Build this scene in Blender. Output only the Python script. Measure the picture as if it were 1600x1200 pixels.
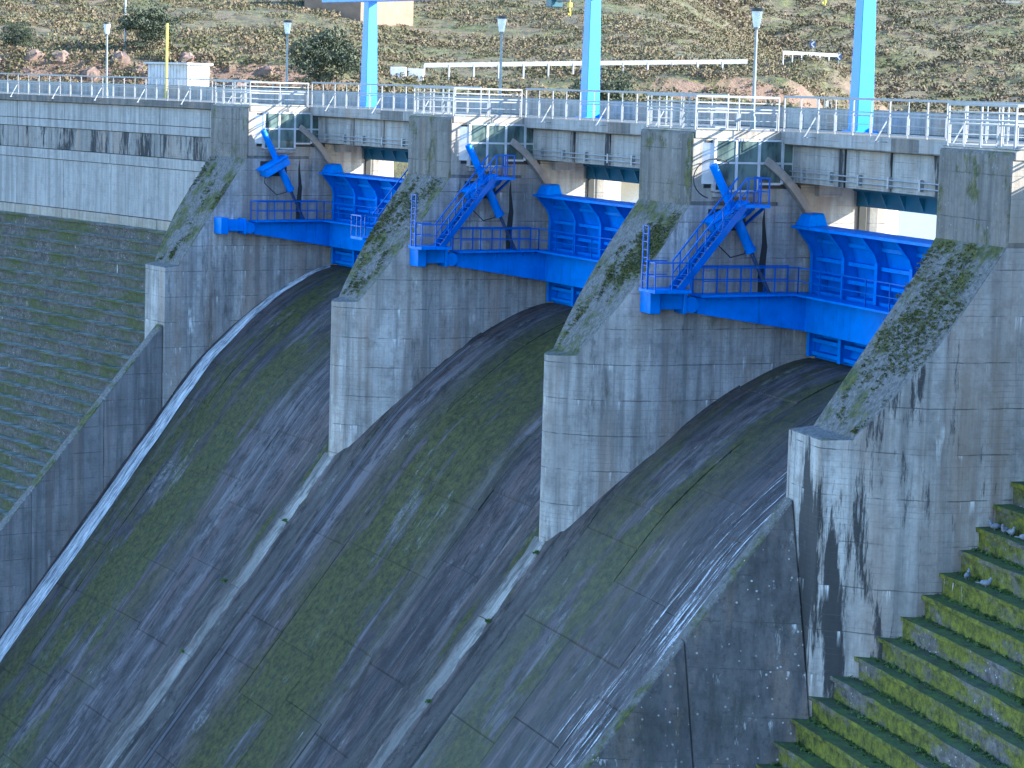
import bpy, math, random
import numpy as np
from mathutils import Vector, Matrix
random.seed(7); rng = np.random.default_rng(7)
for o in list(bpy.data.objects): bpy.data.objects.remove(o)
S = bpy.context.scene; COL = S.collection
# ------------------------------------------------------------------ camera, sky, sun, exposure
R0 = 246.4; DTH = 5.2316
def TH(k): return -8.035 + (k-1)*DTH
CAMP = Vector((92.477, -45.303, 1.423))
yaw, pit, rol = [math.radians(a) for a in (-64.6095, -6.8999, 1.641)]
fwd = Vector((math.sin(yaw)*math.cos(pit), math.cos(yaw)*math.cos(pit), math.sin(pit)))
rgt = Vector((math.cos(yaw), -math.sin(yaw), 0)); up = rgt.cross(fwd)
rg2 = rgt*math.cos(rol)+up*math.sin(rol); up2 = up*math.cos(rol)-rgt*math.sin(rol)
cam = bpy.data.cameras.new('camera'); co = bpy.data.objects.new('camera', cam); COL.objects.link(co)
M3 = Matrix((rg2, up2, -fwd)).transposed(); co.matrix_world = Matrix.Translation(CAMP) @ M3.to_4x4()
cam.sensor_width = 36; cam.lens = 36*3831.6/1600; cam.clip_start = .5; cam.clip_end = 6000
S.camera = co
SUN = Vector((.70, 1.0, .525)).normalized()
elev = math.asin(SUN.z); azim = math.atan2(SUN.x, SUN.y)
w = bpy.data.worlds.new('World'); S.world = w; w.use_nodes = True
nt = w.node_tree; sky = nt.nodes.new('ShaderNodeTexSky'); sky.sky_type = 'NISHITA'; sky.sun_disc = False
sky.sun_elevation = elev; sky.sun_rotation = azim; sky.air_density = 1.15; sky.dust_density = .05; sky.ozone_density = 2.5
bg = nt.nodes['Background']; nt.links.new(sky.outputs[0], bg.inputs[0]); bg.inputs[1].default_value = .15
sl = bpy.data.lights.new('sun', 'SUN'); so = bpy.data.objects.new('sun', sl); COL.objects.link(so)
sl.energy = 5.0; sl.angle = math.radians(.5); sl.color = (1, .84, .60)
so.rotation_euler = (-SUN).to_track_quat('-Z', 'Y').to_euler(); so.location = (0, 60, 80)
S.view_settings.view_transform = 'Standard'; S.view_settings.look = 'None'; S.view_settings.gamma = 1
S.view_settings.use_curve_mapping = False; S.view_settings.exposure = 2.05
S.view_settings.use_white_balance = True; S.view_settings.white_balance_temperature = 5250; S.view_settings.white_balance_tint = 10
S.render.engine = 'CYCLES'
# ------------------------------------------------------------------ helpers
CC = Vector((0, -R0, 0))
def eu(t): t = math.radians(t); return Vector((math.cos(t), -math.sin(t), 0))
def er(t): t = math.radians(t); return Vector((math.sin(t), math.cos(t), 0))
def P(t, u, r, z): p = CC + er(t)*(R0+r) + eu(t)*u; return Vector((p.x, p.y, z))
def PA(t, arc, r, z): return P(t + math.degrees(arc/(R0+r)), 0, r, z)
F2 = Vector((fwd.x, fwd.y, 0)).normalized(); R2 = Vector((F2.y, -F2.x, 0))
def ST(s, t, z=0): p = CAMP + F2*s + R2*t; return Vector((p.x, p.y, z))      # hillside coordinates: depth s, side t
class MB:
    def __init__(self): self.v = []; self.f = []; self.uv = None
    def quadgrid(self, rows):
        b = len(self.v); n = len(rows[0])
        for r in rows: self.v += [tuple(p) for p in r]
        for i in range(len(rows)-1):
            for j in range(n-1): self.f.append((b+i*n+j, b+i*n+j+1, b+(i+1)*n+j+1, b+(i+1)*n+j))
        return self
    def hexa(self, p):      # 8 points: bottom 4 ccw, top 4
        b = len(self.v); self.v += [tuple(q) for q in p]
        for q in ((3,2,1,0),(4,5,6,7),(0,1,5,4),(1,2,6,5),(2,3,7,6),(3,0,4,7)): self.f.append(tuple(b+i for i in q))
        return self
    def box(self, x0, x1, y0, y1, z0, z1):
        return self.hexa([(x0,y0,z0),(x1,y0,z0),(x1,y1,z0),(x0,y1,z0),(x0,y0,z1),(x1,y0,z1),(x1,y1,z1),(x0,y1,z1)])
    def beam(self, p, q, w, h=None, side=None):
        h = h or w; p = Vector(p); q = Vector(q); d = (q-p).normalized()
        a = Vector(side) if side else (Vector((0,0,1)) if abs(d.z) < .95 else Vector((1,0,0)))
        s = d.cross(a).normalized(); t = s.cross(d).normalized(); s *= w/2; t *= h/2
        return self.hexa([p-s-t, p+s-t, q+s-t, q-s-t, p-s+t, p+s+t, q+s+t, q-s+t])
    def tube(self, p, q, r0, r1=None, n=10):
        r1 = r0 if r1 is None else r1; p = Vector(p); q = Vector(q); d = (q-p).normalized()
        a = Vector((0,0,1)) if abs(d.z) < .95 else Vector((1,0,0)); s = d.cross(a).normalized(); t = s.cross(d)
        b = len(self.v)
        for c, r in ((p, r0), (q, r1)):
            for i in range(n):
                an = 2*math.pi*i/n; self.v.append(tuple(c+s*math.cos(an)*r+t*math.sin(an)*r))
        for i in range(n): j = (i+1) % n; self.f.append((b+i, b+j, b+n+j, b+n+i))
        self.f.append(tuple(b+i for i in range(n))[::-1]); self.f.append(tuple(b+n+i for i in range(n)))
        return self
    def prism(self, poly, x0, x1):     # polygon in (y,z), extruded along x
        b = len(self.v); n = len(poly)
        self.v += [(x0, y, z) for y, z in poly] + [(x1, y, z) for y, z in poly]
        self.f.append(tuple(range(b, b+n))[::-1]); self.f.append(tuple(range(b+n, b+2*n)))
        for i in range(n): j = (i+1) % n; self.f.append((b+i, b+j, b+n+j, b+n+i))
        return self
    def arcbox(self, t0, t1, r0, r1, z0, z1, n=None):
        n = n or max(1, int(abs(t1-t0)/.6)); b = len(self.v)
        for i in range(n+1):
            t = t0+(t1-t0)*i/n
            for r, z in ((r0,z0),(r1,z0),(r1,z1),(r0,z1)): self.v.append(tuple(P(t,0,r,z)))
        for i in range(n):
            for k in range(4): m = (k+1) % 4; self.f.append((b+4*i+k, b+4*i+m, b+4*i+4+m, b+4*i+4+k))
        self.f.append((b,b+3,b+2,b+1)); e = b+4*n; self.f.append((e,e+1,e+2,e+3))
        return self
    def build(self, name, mat, parent=None, bevel=0, smooth=False):
        me = bpy.data.meshes.new(name); me.from_pydata(self.v, [], self.f); me.materials.append(mat)
        import bmesh
        bm = bmesh.new(); bm.from_mesh(me); bmesh.ops.recalc_face_normals(bm, faces=bm.faces); bm.to_mesh(me); bm.free()
        if smooth:
            for p in me.polygons: p.use_smooth = True
        o = bpy.data.objects.new(name, me); COL.objects.link(o)
        if parent: o.parent = parent
        if bevel:
            m = o.modifiers.new('bevel', 'BEVEL'); m.width = bevel; m.segments = 1; m.limit_method = 'ANGLE'; m.angle_limit = .6
        return o
def tag(o, label=None, cat=None, group=None, kind=None):
    if label: o['label'] = label
    if cat: o['category'] = cat
    if group: o['group'] = group
    if kind: o['kind'] = kind
    return o
def empty(name, loc=(0,0,0), rz=0):
    o = bpy.data.objects.new(name, None); COL.objects.link(o); o.location = loc; o.rotation_euler = (0,0,rz); o.empty_display_size = .3
    return o
def frame(name, t): return empty(name, P(t,0,0,0), -math.radians(t))     # local axes: x along dam, y upstream, z up
# ------------------------------------------------------------------ materials
class N:
    def __init__(self, name):
        self.m = bpy.data.materials.new(name); self.m.use_nodes = True; self.t = self.m.node_tree
        self.b = self.t.nodes['Principled BSDF']
    def n(self, typ, **kw):
        x = self.t.nodes.new(typ)
        for k, v in kw.items(): setattr(x, k, v)
        return x
    def L(self, a, b): self.t.links.new(a, b)
    def pos(self, scale=(1,1,1), src=None):
        if src is None: src = self.n('ShaderNodeNewGeometry').outputs['Position']
        mp = self.n('ShaderNodeMapping'); mp.inputs['Scale'].default_value = scale; self.L(src, mp.inputs[0]); return mp.outputs[0]
    def noise(self, vec, scale, detail=6, rough=.6):
        x = self.n('ShaderNodeTexNoise'); x.inputs['Scale'].default_value = scale; x.inputs['Detail'].default_value = detail; x.inputs['Roughness'].default_value = rough
        self.L(vec, x.inputs['Vector']); return x.outputs['Fac']
    def ramp(self, fac, a, b, lo=0., hi=1.):
        x = self.n('ShaderNodeMapRange'); x.inputs[1].default_value = a; x.inputs[2].default_value = b; x.inputs[3].default_value = lo; x.inputs[4].default_value = hi
        self.L(fac, x.inputs[0]); return x.outputs[0]
    def math(self, op, a, b=None):
        x = self.n('ShaderNodeMath', operation=op)
        for i, v in enumerate((a, b)):
            if v is None: continue
            if isinstance(v, (int, float)): x.inputs[i].default_value = v
            else: self.L(v, x.inputs[i])
        return x.outputs[0]
    def mix(self, fac, a, b):
        x = self.n('ShaderNodeMix', data_type='RGBA')
        if isinstance(fac, (int, float)): x.inputs[0].default_value = fac
        else: self.L(fac, x.inputs[0])
        for i, v in ((6, a), (7, b)):
            if isinstance(v, tuple): x.inputs[i].default_value = (*v, 1)
            else: self.L(v, x.inputs[i])
        return x.outputs[2]
    def bump(self, h, strength=.5, dist=.05):
        x = self.n('ShaderNodeBump'); x.inputs['Strength'].default_value = strength; x.inputs['Distance'].default_value = dist
        self.L(h, x.inputs['Height']); self.L(x.outputs[0], self.b.inputs['Normal'])
    def col(self, c): 
        if isinstance(c, tuple): self.b.inputs['Base Color'].default_value = (*c, 1)
        else: self.L(c, self.b.inputs['Base Color'])
    def rough(self, r, metal=0):
        if isinstance(r, (int, float)): self.b.inputs['Roughness'].default_value = r
        else: self.L(r, self.b.inputs['Roughness'])
        self.b.inputs['Metallic'].default_value = metal
def concrete(name, a=(.25,.242,.228), b=(.56,.545,.515), stain=.9, white=1., moss=.4, lift=1.34, boards=1., tan=.55, topmoss=1., peb_amt=1., st_lo=.57, st_w=.13, moss_lo=.60, speck=0., nose=False):
    k = N(name); p = k.pos(); sep = k.n('ShaderNodeSeparateXYZ'); k.L(p, sep.inputs[0]); z = sep.outputs[2]
    big = k.noise(p, .33, 7, .62); fine = k.noise(p, 9, 5, .7)
    st = k.noise(k.pos((2.6,2.6,.13)), 1, 5, .65); st2 = k.noise(k.pos((.75,.75,.06)), 1, 6, .6); st3 = k.noise(k.pos((1.5,1.5,.16)), 1.3, 6, .7)
    c = k.mix(k.ramp(big, .3, .7), a, b)
    c = k.mix(k.ramp(st, .42, .62, 0, .7), c, tuple(x*.55 for x in a))
    c = k.mix(k.ramp(k.noise(p, 1.7, 6, .7), .50, .68, 0, .5), c, tuple(x*.5 for x in a))
    c = k.mix(k.math('MULTIPLY', k.ramp(st2, .5, .66), tan), c, (.33,.24,.17))
    c = k.mix(k.ramp(fine, .35, .75, .0, .35), c, tuple(x*.6 for x in a))
    # pale lime runs
    wv = k.math('MULTIPLY', k.ramp(st3, .60, .70), k.ramp(k.noise(p, .8, 4), .5, .62)); c = k.mix(k.math('MULTIPLY', wv, white), c, (.66,.66,.63))
    # black water stains with ragged edges
    dk = k.math('MULTIPLY', k.ramp(k.noise(k.pos((.8,.8,.13)), 1.0, 9, .76), st_lo, st_lo+st_w), stain)
    if nose:
        oc = k.n('ShaderNodeSeparateXYZ'); k.L(k.n('ShaderNodeTexCoord').outputs['Object'], oc.inputs[0])
        nm = k.ramp(oc.outputs[1], -3.6, -1.6, .075, -.02); dk = k.math('MULTIPLY', k.ramp(k.math('ADD', k.noise(k.pos((.95,.95,.11)), 1.2, 9, .74), nm), st_lo, st_lo+st_w), stain)
    c = k.mix(dk, c, (.028,.03,.032))
    # lift joints and board marks
    zz = k.math('ADD', z, k.math('MULTIPLY', k.noise(p, 1.5, 3), .06))
    fr = k.math('FRACT', k.math('DIVIDE', zz, lift)); jn = k.math('LESS_THAN', k.math('ABSOLUTE', k.math('SUBTRACT', fr, .5)), .011)
    jn = k.math('MULTIPLY', jn, k.ramp(k.noise(p, 1.1, 3), .42, .55)); c = k.mix(k.math('MULTIPLY', jn, .75), c, (.05,.05,.05))
    dp = k.math('MULTIPLY', k.math('MULTIPLY', k.ramp(fr, .5-.5/lift, .49), k.math('LESS_THAN', fr, .49)), k.ramp(k.noise(k.pos((3.4,3.4,.25)), 1.1, 5, .7), .57, .66)); dp = k.math('MULTIPLY', dp, k.ramp(k.noise(p, .45, 3), .47, .56))
    c = k.mix(k.math('MULTIPLY', dp, white), c, (.75,.75,.73))
    bd = k.math('FRACT', k.math('DIVIDE', zz, .168)); bl = k.math('MULTIPLY', k.math('LESS_THAN', bd, .14), k.ramp(k.noise(k.pos((.6,.6,3.)), 1.2, 4), .45, .65))
    c = k.mix(k.math('MULTIPLY', bl, .33*boards), c, tuple(x*.45 for x in a))
    # weathered upward faces: pebbly with lichen and moss
    g = k.n('ShaderNodeNewGeometry'); sn = k.n('ShaderNodeSeparateXYZ'); k.L(g.outputs['True Normal'], sn.inputs[0]); tp = k.ramp(sn.outputs[2], .25, .45, 0, peb_amt)
    vor = k.n('ShaderNodeTexVoronoi'); vor.inputs['Scale'].default_value = 9; k.L(p, vor.inputs['Vector'])
    peb = k.mix(k.ramp(k.noise(p, 7, 6, .8), .38, .64), (.06,.059,.056), (.19,.186,.175))
    peb = k.mix(k.math('LESS_THAN', vor.outputs['Distance'], .10), peb, (.30,.30,.29))
    mo = k.math('MULTIPLY', k.ramp(k.math('ADD', k.noise(p, .55, 6, .62), k.math('MULTIPLY', k.noise(p, 6, 4, .7), .22)), .60, .70), topmoss)
    mc = k.mix(k.ramp(k.noise(p, 5, 4), .35, .65), (.022,.034,.010), (.098,.10,.018)); peb = k.mix(mo, peb, mc)
    c = k.mix(tp, c, peb)
    if moss > 0:
        sm = k.math('MULTIPLY', k.ramp(k.noise(k.pos((1,1,.6)), .8, 9, .74), moss_lo, moss_lo+.07), moss); c = k.mix(sm, c, mc)
    if speck:
        v2 = k.n('ShaderNodeTexVoronoi'); v2.inputs['Scale'].default_value = 4.2; k.L(p, v2.inputs['Vector'])
        c = k.mix(k.math('MULTIPLY', k.math('LESS_THAN', k.math('ADD', v2.outputs['Distance'], k.math('MULTIPLY', fine, .12)), .20), k.ramp(k.noise(p, .7, 4), .42, .6, 0, speck)), c, (.45,.46,.45))
        c = k.mix(k.ramp(k.noise(p, 3.5, 9, .85), .52, .62, 0, .7*speck), c, tuple(x*.4 for x in a))
    k.col(c); k.rough(.92)
    h = k.math('ADD', k.math('MULTIPLY', fine, .4), k.math('MULTIPLY', k.math('ADD', jn, bl), -.35)); h = k.math('ADD', h, k.math('MULTIPLY', k.math('MULTIPLY', k.noise(p, 7, 6, .8), tp), 1.2))
    k.bump(h, .6, .05); return k.m
def mossy(name, amount, wet=.0):
    k = N(name); p = k.pos(); g = k.n('ShaderNodeNewGeometry'); sn = k.n('ShaderNodeSeparateXYZ'); k.L(g.outputs['True Normal'], sn.inputs[0]); tp = k.ramp(sn.outputs[2], .3, .7)
    c = k.mix(k.ramp(k.noise(p, 2.6, 8, .8), .36, .64), *(((.05,.048,.046), (.20,.19,.175)) if amount > .6 else ((.028,.027,.026), (.145,.137,.13))))
    vor = k.n('ShaderNodeTexVoronoi'); vor.inputs['Scale'].default_value = 6.5; k.L(p, vor.inputs['Vector'])
    spk = k.math('MULTIPLY', k.math('LESS_THAN', vor.outputs['Distance'], .16), k.ramp(k.noise(p, .9, 3), .45, .6)); c = k.mix(spk, c, (.55,.56,.55))
    n = k.math('ADD', k.noise(k.pos((.45,.45,1.1)), .8, 7, .66), k.math('MULTIPLY', k.noise(p, 4.5, 7, .8), .26)); f = k.ramp(n, .76-.34*amount, (.86 if amount > .6 else .94)-.34*amount)
    gc = k.mix(k.ramp(k.noise(p, 3.2, 7, .8), .36, .66), *(((.022,.032,.006), (.23,.24,.018)) if amount > .6 else ((.03,.042,.012), (.09,.105,.022)))); c = k.mix(f, c, gc)
    dr = k.math('MULTIPLY', k.ramp(k.noise(k.pos((3.2,3.2,.35)), 1.5, 4), .70, .74), k.math('SUBTRACT', 1., tp)); c = k.mix(k.ramp(k.noise(p, 5.5, 8, .85), .53, .64, 0, .75), c, (.03,.032,.028)); c = k.mix(dr, c, (.62,.63,.62))
    tc = k.mix(k.ramp(k.noise(p, 2.5, 6, .7), .38, .6), (.03,.035,.02), (.05,.11,.02)) if amount > .6 else k.mix(k.ramp(k.noise(p, 1.2, 6, .7), .40, .64), (.05,.07,.03), (.27,.29,.26))
    c = k.mix(k.math('MULTIPLY', tp, .85), c, tc); k.col(c); k.rough(.9); k.bump(k.noise(p, 8, 6, .75), .8, .06); return k.m
def chute_mat(name, moss, lo, hi, wetness, seed, c0=(.026,.025,.028), c1=(.105,.097,.102)):
    "uv in metres: u across the bay, v down the slope"
    k = N(name); tc = k.n('ShaderNodeUVMap'); uv = tc.outputs[0]; off = k.n('ShaderNodeVectorMath', operation='ADD'); off.inputs[1].default_value = (seed*13.7, seed*7.1, seed*3.3); k.L(uv, off.inputs[0]); q = off.outputs[0]
    def str_(sx, sy, sc, d=6, r=.62): return k.noise(k.pos((sx, sy, 1), q), sc, d, r)
    big = str_(1, .3, .35, 7, .68); streak = str_(3.2, .09, 1, 7, .75); med = str_(1, .45, 1.6, 8, .75); fine = k.noise(q, 5, 8, .82)
    c = k.mix(k.ramp(big, .34, .66), c0, c1)
    c = k.mix(k.ramp(str_(1.0, .06, .8, 6, .7), .52, .60, 0, .6), c, tuple(x*1.9 for x in c1))          # bleached runs
    c = k.mix(k.math('MULTIPLY', k.ramp(str_(.9, .10, .7, 6), .50, .60), .55), c, (.125,.090,.085))        # purple-brown algae
    c = k.mix(k.ramp(streak, .48, .60, 0, .6), c, tuple(x*.6 for x in c0)); c = k.mix(k.ramp(str_(5.5, .10, 1, 7, .8), .58, .66, 0, .4), c, (.20,.195,.20))
    c = k.mix(k.ramp(med, .48, .60, 0, .75), c, tuple(x*.55 for x in c0))
    sx = k.n('ShaderNodeSeparateXYZ'); k.L(uv, sx.inputs[0])
    band = k.math('MULTIPLY', k.ramp(sx.outputs[0], lo-2.0, lo+1.2), k.ramp(sx.outputs[0], hi-1.2, hi+2.0, 1, 0))
    mn = k.math('ADD', k.math('ADD', k.math('MULTIPLY', str_(1, .30, .42, 6, .62), .75), k.math('MULTIPLY', str_(1.3, .12, 1, 5, .65), .35)), k.math('MULTIPLY', str_(1, .5, 3, 9, .85), .26))
    mf = k.math('MULTIPLY', k.math('MULTIPLY', k.ramp(mn, .80-.15*moss, .87-.15*moss), band), .92)
    mc = k.mix(k.ramp(k.noise(q, 3.0, 7, .8), .38, .64), (.016,.022,.006), (.088,.090,.016)); c = k.mix(mf, c, mc)
    pale = k.math('MULTIPLY', k.ramp(k.math('ADD', k.math('MULTIPLY', str_(.8, .35, .42, 9, .75), .7), k.math('MULTIPLY', streak, .3)), .565, .61), k.ramp(fine, .42, .56)); c = k.mix(k.math('MULTIPLY', pale, .75), c, (.24,.24,.235))      # scoured bare concrete
    sc = k.math('MULTIPLY', k.ramp(str_(4.5, .55, 1.1, 5, .7), .70, .72), k.ramp(big, .45, .6)); c = k.mix(sc, c, (.38,.39,.38))                                           # chips and scratches
    c = k.mix(k.ramp(fine, .54, .70, 0, .7), c, tuple(x*.45 for x in c0))
    k.col(c); k.rough(k.ramp(big, .3, .7, .8-.25*wetness, .95-.2*wetness)); k.b.inputs['Specular IOR Level'].default_value = .25+.2*wetness
    k.bump(k.math('ADD', k.math('MULTIPLY', fine, 1.), k.math('MULTIPLY', med, 1.1)), 1., .07); return k.m
def plain(name, c, rough=.6, metal=0, var=.25, sc=2., bump=0, dirt=None):
    k = N(name); p = k.pos(); n = k.noise(p, sc, 6, .65)
    cc = k.mix(k.ramp(n, .3, .7), tuple(x*(1-var) for x in c), tuple(min(1, x*(1+var*.5)) for x in c))
    if dirt: cc = k.mix(k.ramp(k.noise(k.pos((2,2,.3)), 1.7, 6, .7), .58, .74, 0, .6), cc, dirt)
    k.col(cc); k.rough(rough, metal)
    if bump: k.bump(k.noise(p, sc*5, 5), bump, .03)
    return k.m
m_pier = concrete('pier concrete'); m_pier4 = concrete('stained pier concrete', stain=.95, white=.9, moss=.0, tan=.5, st_lo=.56, st_w=.05, nose=True)
m_pillar = concrete('lichened pillar concrete', a=(.13,.125,.115), b=(.25,.235,.21), stain=.35, white=.15, moss=.9, boards=.1, tan=.3, moss_lo=.535, speck=.35)
m_wall = concrete('crest wall concrete', a=(.33,.325,.31), b=(.43,.42,.40), stain=.25, white=.2, moss=0, lift=40, boards=.25, tan=.1)
m_wallst = concrete('streaked wall concrete', a=(.24,.235,.22), b=(.36,.345,.32), stain=1., white=.7, moss=0, lift=40, boards=.3, st_lo=.49, st_w=.06)
m_walltan = concrete('tan ledge concrete', a=(.33,.30,.25), b=(.46,.42,.35), stain=.6, white=.3, moss=.2, lift=40)
m_train = concrete('training wall concrete', a=(.15,.15,.15), b=(.29,.285,.28), stain=.35, white=.3, moss=.05, tan=.25)
m_dark = concrete('dark speckled wall concrete', a=(.07,.07,.072), b=(.16,.155,.15), stain=.4, white=.8, moss=.1, tan=.5, boards=.3, speck=.9)
m_beam = concrete('girder concrete', a=(.30,.295,.28), b=(.42,.41,.38), stain=.7, white=.3, moss=0, lift=.5, boards=.8)
m_fascia = concrete('deck edge concrete', a=(.13,.125,.115), b=(.24,.225,.20), stain=.6, white=.1, moss=.25, lift=40)
m_deck = concrete('deck paving', a=(.33,.32,.30), b=(.42,.41,.39), stain=.1, moss=0, topmoss=.0)
m_up = concrete('upstream pier concrete', a=(.38,.34,.27), b=(.56,.51,.42), stain=.35, white=.3, moss=0, tan=.7)
m_stepL = mossy('weathered step', .56); m_stepR = mossy('mossy step', .68)
m_ch = [chute_mat('chute bay one', 1.25, 4.5, 13, .4, 1), chute_mat('chute bay two', 1.5, 6, 14, .2, 2), chute_mat('chute bay three', 1.15, 3, 8, .9, 3)]
m_div = concrete('divider concrete', a=(.14,.135,.125), b=(.30,.285,.25), stain=.45, white=.6, moss=.25, lift=40, boards=0, topmoss=.5, peb_amt=.22)
m_divd = chute_mat('ridge bed', .5, -9, 9, .2, 5, (.035,.034,.034), (.125,.115,.105)); m_divp = chute_mat('pale ridge top', .25, -9, 9, 0, 6, (.12,.118,.11), (.27,.26,.235))
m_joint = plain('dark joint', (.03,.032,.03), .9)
k = N('blue paint'); p = k.pos(); c = k.mix(k.ramp(k.noise(p, 1.1, 8, .72), .34, .66), (.006,.135,.56), (.012,.20,.76))
c = k.mix(k.ramp(k.noise(k.pos((4,4,.35)), 1.3, 7, .75), .55, .70, 0, .65), c, (.012,.055,.22)); c = k.mix(k.ramp(k.noise(p, 3.1, 8, .8), .60, .70, 0, .5), c, (.07,.22,.60))
c = k.mix(k.math('MULTIPLY', k.ramp(k.noise(k.pos((5,5,.6)), 1.9, 7, .8), .66, .72), .7), c, (.09,.05,.03)); k.col(c); k.rough(k.ramp(k.noise(p, 2., 5), .3, .7, .4, .75)); k.bump(k.noise(p, 5, 5), .2, .02); m_blue = k.m; m_blued = plain('blue rail paint', (.006,.10,.46), .42)
m_gantry = plain('sunlit blue paint', (.03,.24,.80), .4, 0, .12)  # gate blue made lighter, sunlight on the columns put into the colour
m_teal = plain('teal paint', (.012,.085,.12), .5)
m_galv = plain('galvanised steel', (.30,.31,.32), .5, .3, .25, 3., dirt=(.20,.19,.17)); m_rail = plain('railing steel', (.27,.28,.29), .55, .2, .25, 3., dirt=(.17,.15,.12)); m_grey = plain('grey lamp paint', (.22,.25,.25), .5)
m_white = plain('white frame paint', (.46,.47,.48), .5); m_lamp = plain('lamp glass', (.75,.77,.78), .3); m_black = plain('black plastic', (.02,.02,.02), .5)
k = N('window glass'); k.col(k.mix(k.ramp(k.noise(k.pos((1,1,.4)), 1.6, 3), .4, .6), (.035,.055,.055), (.12,.165,.15))); k.rough(.12); m_glass = k.m
m_plate = plain('seal plate', (.30,.26,.225), .6, 0, .3, 3.)
m_steel = plain('piston rod', (.20,.24,.30), .25, .9)
m_yellow = plain('yellow paint', (.62,.47,.06), .5); m_pipe = plain('pale pipe', (.17,.18,.20), .7); m_hose = plain('black hose', (.015,.015,.017), .6)
k = N('stream water'); uvn = k.n('ShaderNodeUVMap').outputs[0]; f = k.noise(k.pos((3.2,.45,1), uvn), 1.6, 7, .72)
k.col(k.mix(k.ramp(f, .38, .62), (.16,.18,.20), (.70,.72,.74))); k.rough(.18); k.bump(f, 1., .12); m_stream = k.m
k = N('water film'); uvn = k.n('ShaderNodeUVMap').outputs[0]; f = k.noise(k.pos((4.2,.16,1), uvn), 1.5, 9, .8); sx = k.n('ShaderNodeSeparateXYZ'); k.L(uvn, sx.inputs[0])
edge = k.ramp(sx.outputs[0], 1., 8., -.09, .07); fm = k.math('MULTIPLY', k.ramp(k.math('ADD', f, edge), .55, .62), k.ramp(k.noise(k.pos((2., 1.2, 1), uvn), 2.2, 6, .8), .34, .52)); k.col(k.mix(.5, (.70,.73,.76), (.80,.82,.84))); k.rough(.15)
k.L(k.math('MULTIPLY', fm, .85), k.b.inputs['Alpha']); k.bump(f, .6, .05); m_film = k.m
k = N('reservoir water'); k.col((.30,.24,.13)); k.rough(.2); k.bump(k.noise(k.pos((1,1,1)), 1.2, 5), .35, .12); m_water = k.m
# ------------------------------------------------------------------ spillway profile
PR = [-60,-4.65,-2.9,-1.25,.2,1.5,2.8,4,5.3,6.6,8.0]; PZ = [-15.85-1.28*55.35,-15.85,-13.65,-12.15,-11.0,-10.1,-9.4,-8.85,-8.5,-8.55,-9.2]
_rr = np.linspace(-9, 8, 341); _zz = np.interp(_rr, PR, PZ); _k = np.ones(25)/25; _zs = np.convolve(np.pad(_zz, 12, mode='edge'), _k, 'valid'); _zs[:60] = _zz[:60]
def prof(r): return float(np.interp(r, _rr, _zs)) if r > -7 else float(np.interp(r, PR, PZ))
RS = list(np.arange(7.6, -7.01, -.3)) + list(np.arange(-7.5, -26.1, -1.0)); SL = [0]
for i in range(1, len(RS)): SL.append(SL[-1]+math.hypot(RS[i]-RS[i-1], prof(RS[i])-prof(RS[i-1])))
def slen(r): return float(np.interp(-r, [-x for x in RS], SL))
def uvmesh(name, rows, uvs, mat, parent=None, smooth=True):
    mb = MB().quadgrid(rows); o = mb.build(name, mat, parent, smooth=smooth); me = o.data; ul = me.uv_layers.new(name='UVMap'); flat = [u for r in uvs for u in r]
    for l in me.loops: ul.data[l.index].uv = flat[l.vertex_index]
    return o
def slab(name, k, r0, r1, a0, a1, dz, mat, parent, ncol=4):
    "curved chute slab between two radii and two offsets (metres from pier k), with skirts"
    n = max(2, int(abs(r0-r1)/.35)) if r0 > -7 else 4; rows = []; uvs = []
    rs = [r0+(r1-r0)*i/n for i in range(n+1)]
    def row(r, drop): 
        z = prof(r)+dz-drop; rr = []; uu = []
        cols = [a0(r)]+[a0(r)+(a1(r)-a0(r))*j/ncol for j in range(ncol+1)]+[a1(r)]
        for j, a in enumerate(cols):
            d = .14 if j in (0, len(cols)-1) else 0
            rr.append(PA(TH(k), a, r, z-d)); uu.append((a, slen(r)))
        return rr, uu
    for r, d in [(rs[0], .14)]+[(r, 0) for r in rs]+[(rs[-1], .14)]:
        a, b = row(r, d); rows.append(a); uvs.append(b)
    return uvmesh(name, rows, uvs, mat, parent, smooth=False)
ROWR = [7.6, 4.6, 2.1, .1, -2.0, -4.2, -6.6, -9.0, -11.4, -13.8, -16.4, -19.5, -23]
PITCH = lambda r: math.radians(DTH)*(R0+r)
chl = ['left spillway chute with a ribbon of white water along its wall', 'middle spillway chute with a broad dark moss patch between two divider ridges', 'right spillway chute streaked with thin running water beside the speckled wall']
for b in (1, 2, 3):
    root = tag(empty('spillway_chute', PA(TH(b), 11, -5, prof(-5))), chl[b-1], 'spillway', 'spillway chutes below the gates')
    root_inv = Matrix.Translation(-root.location)
    lo = 2.05 if b == 1 else 2.25; hi = 2.05 if b == 3 else 2.25
    A = lambda r, f: lo+(PITCH(r)-hi-lo)*f
    base = uvmesh('bed', [[PA(TH(b), A(r, j/8), r, prof(r)-.07) for j in range(9)] for r in RS], [[(0, 0)]*9 for r in RS], m_joint, root); base.matrix_parent_inverse = root_inv
    nc = 4; RJ = [[r+(random.uniform(-.75,.75) if 0 < q < len(ROWR)-1 else 0) for q, r in enumerate(ROWR)] for _ in range(nc)]
    for i in range(len(ROWR)-1):
        for j in range(nc):
            g = .02
            jit = [random.uniform(-.35,.35) if 0 < q < nc else 0 for q in range(nc+1)]
            f0, f1 = j/nc, (j+1)/nc
            s = slab('slab', b, RJ[j][i]-g, RJ[j][i+1]+g, lambda r, f0=f0: A(r, f0)+g, lambda r, f1=f1: A(r, f1)-g, random.uniform(-.025, .03), m_ch[b-1], root); s.matrix_parent_inverse = root_inv
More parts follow.
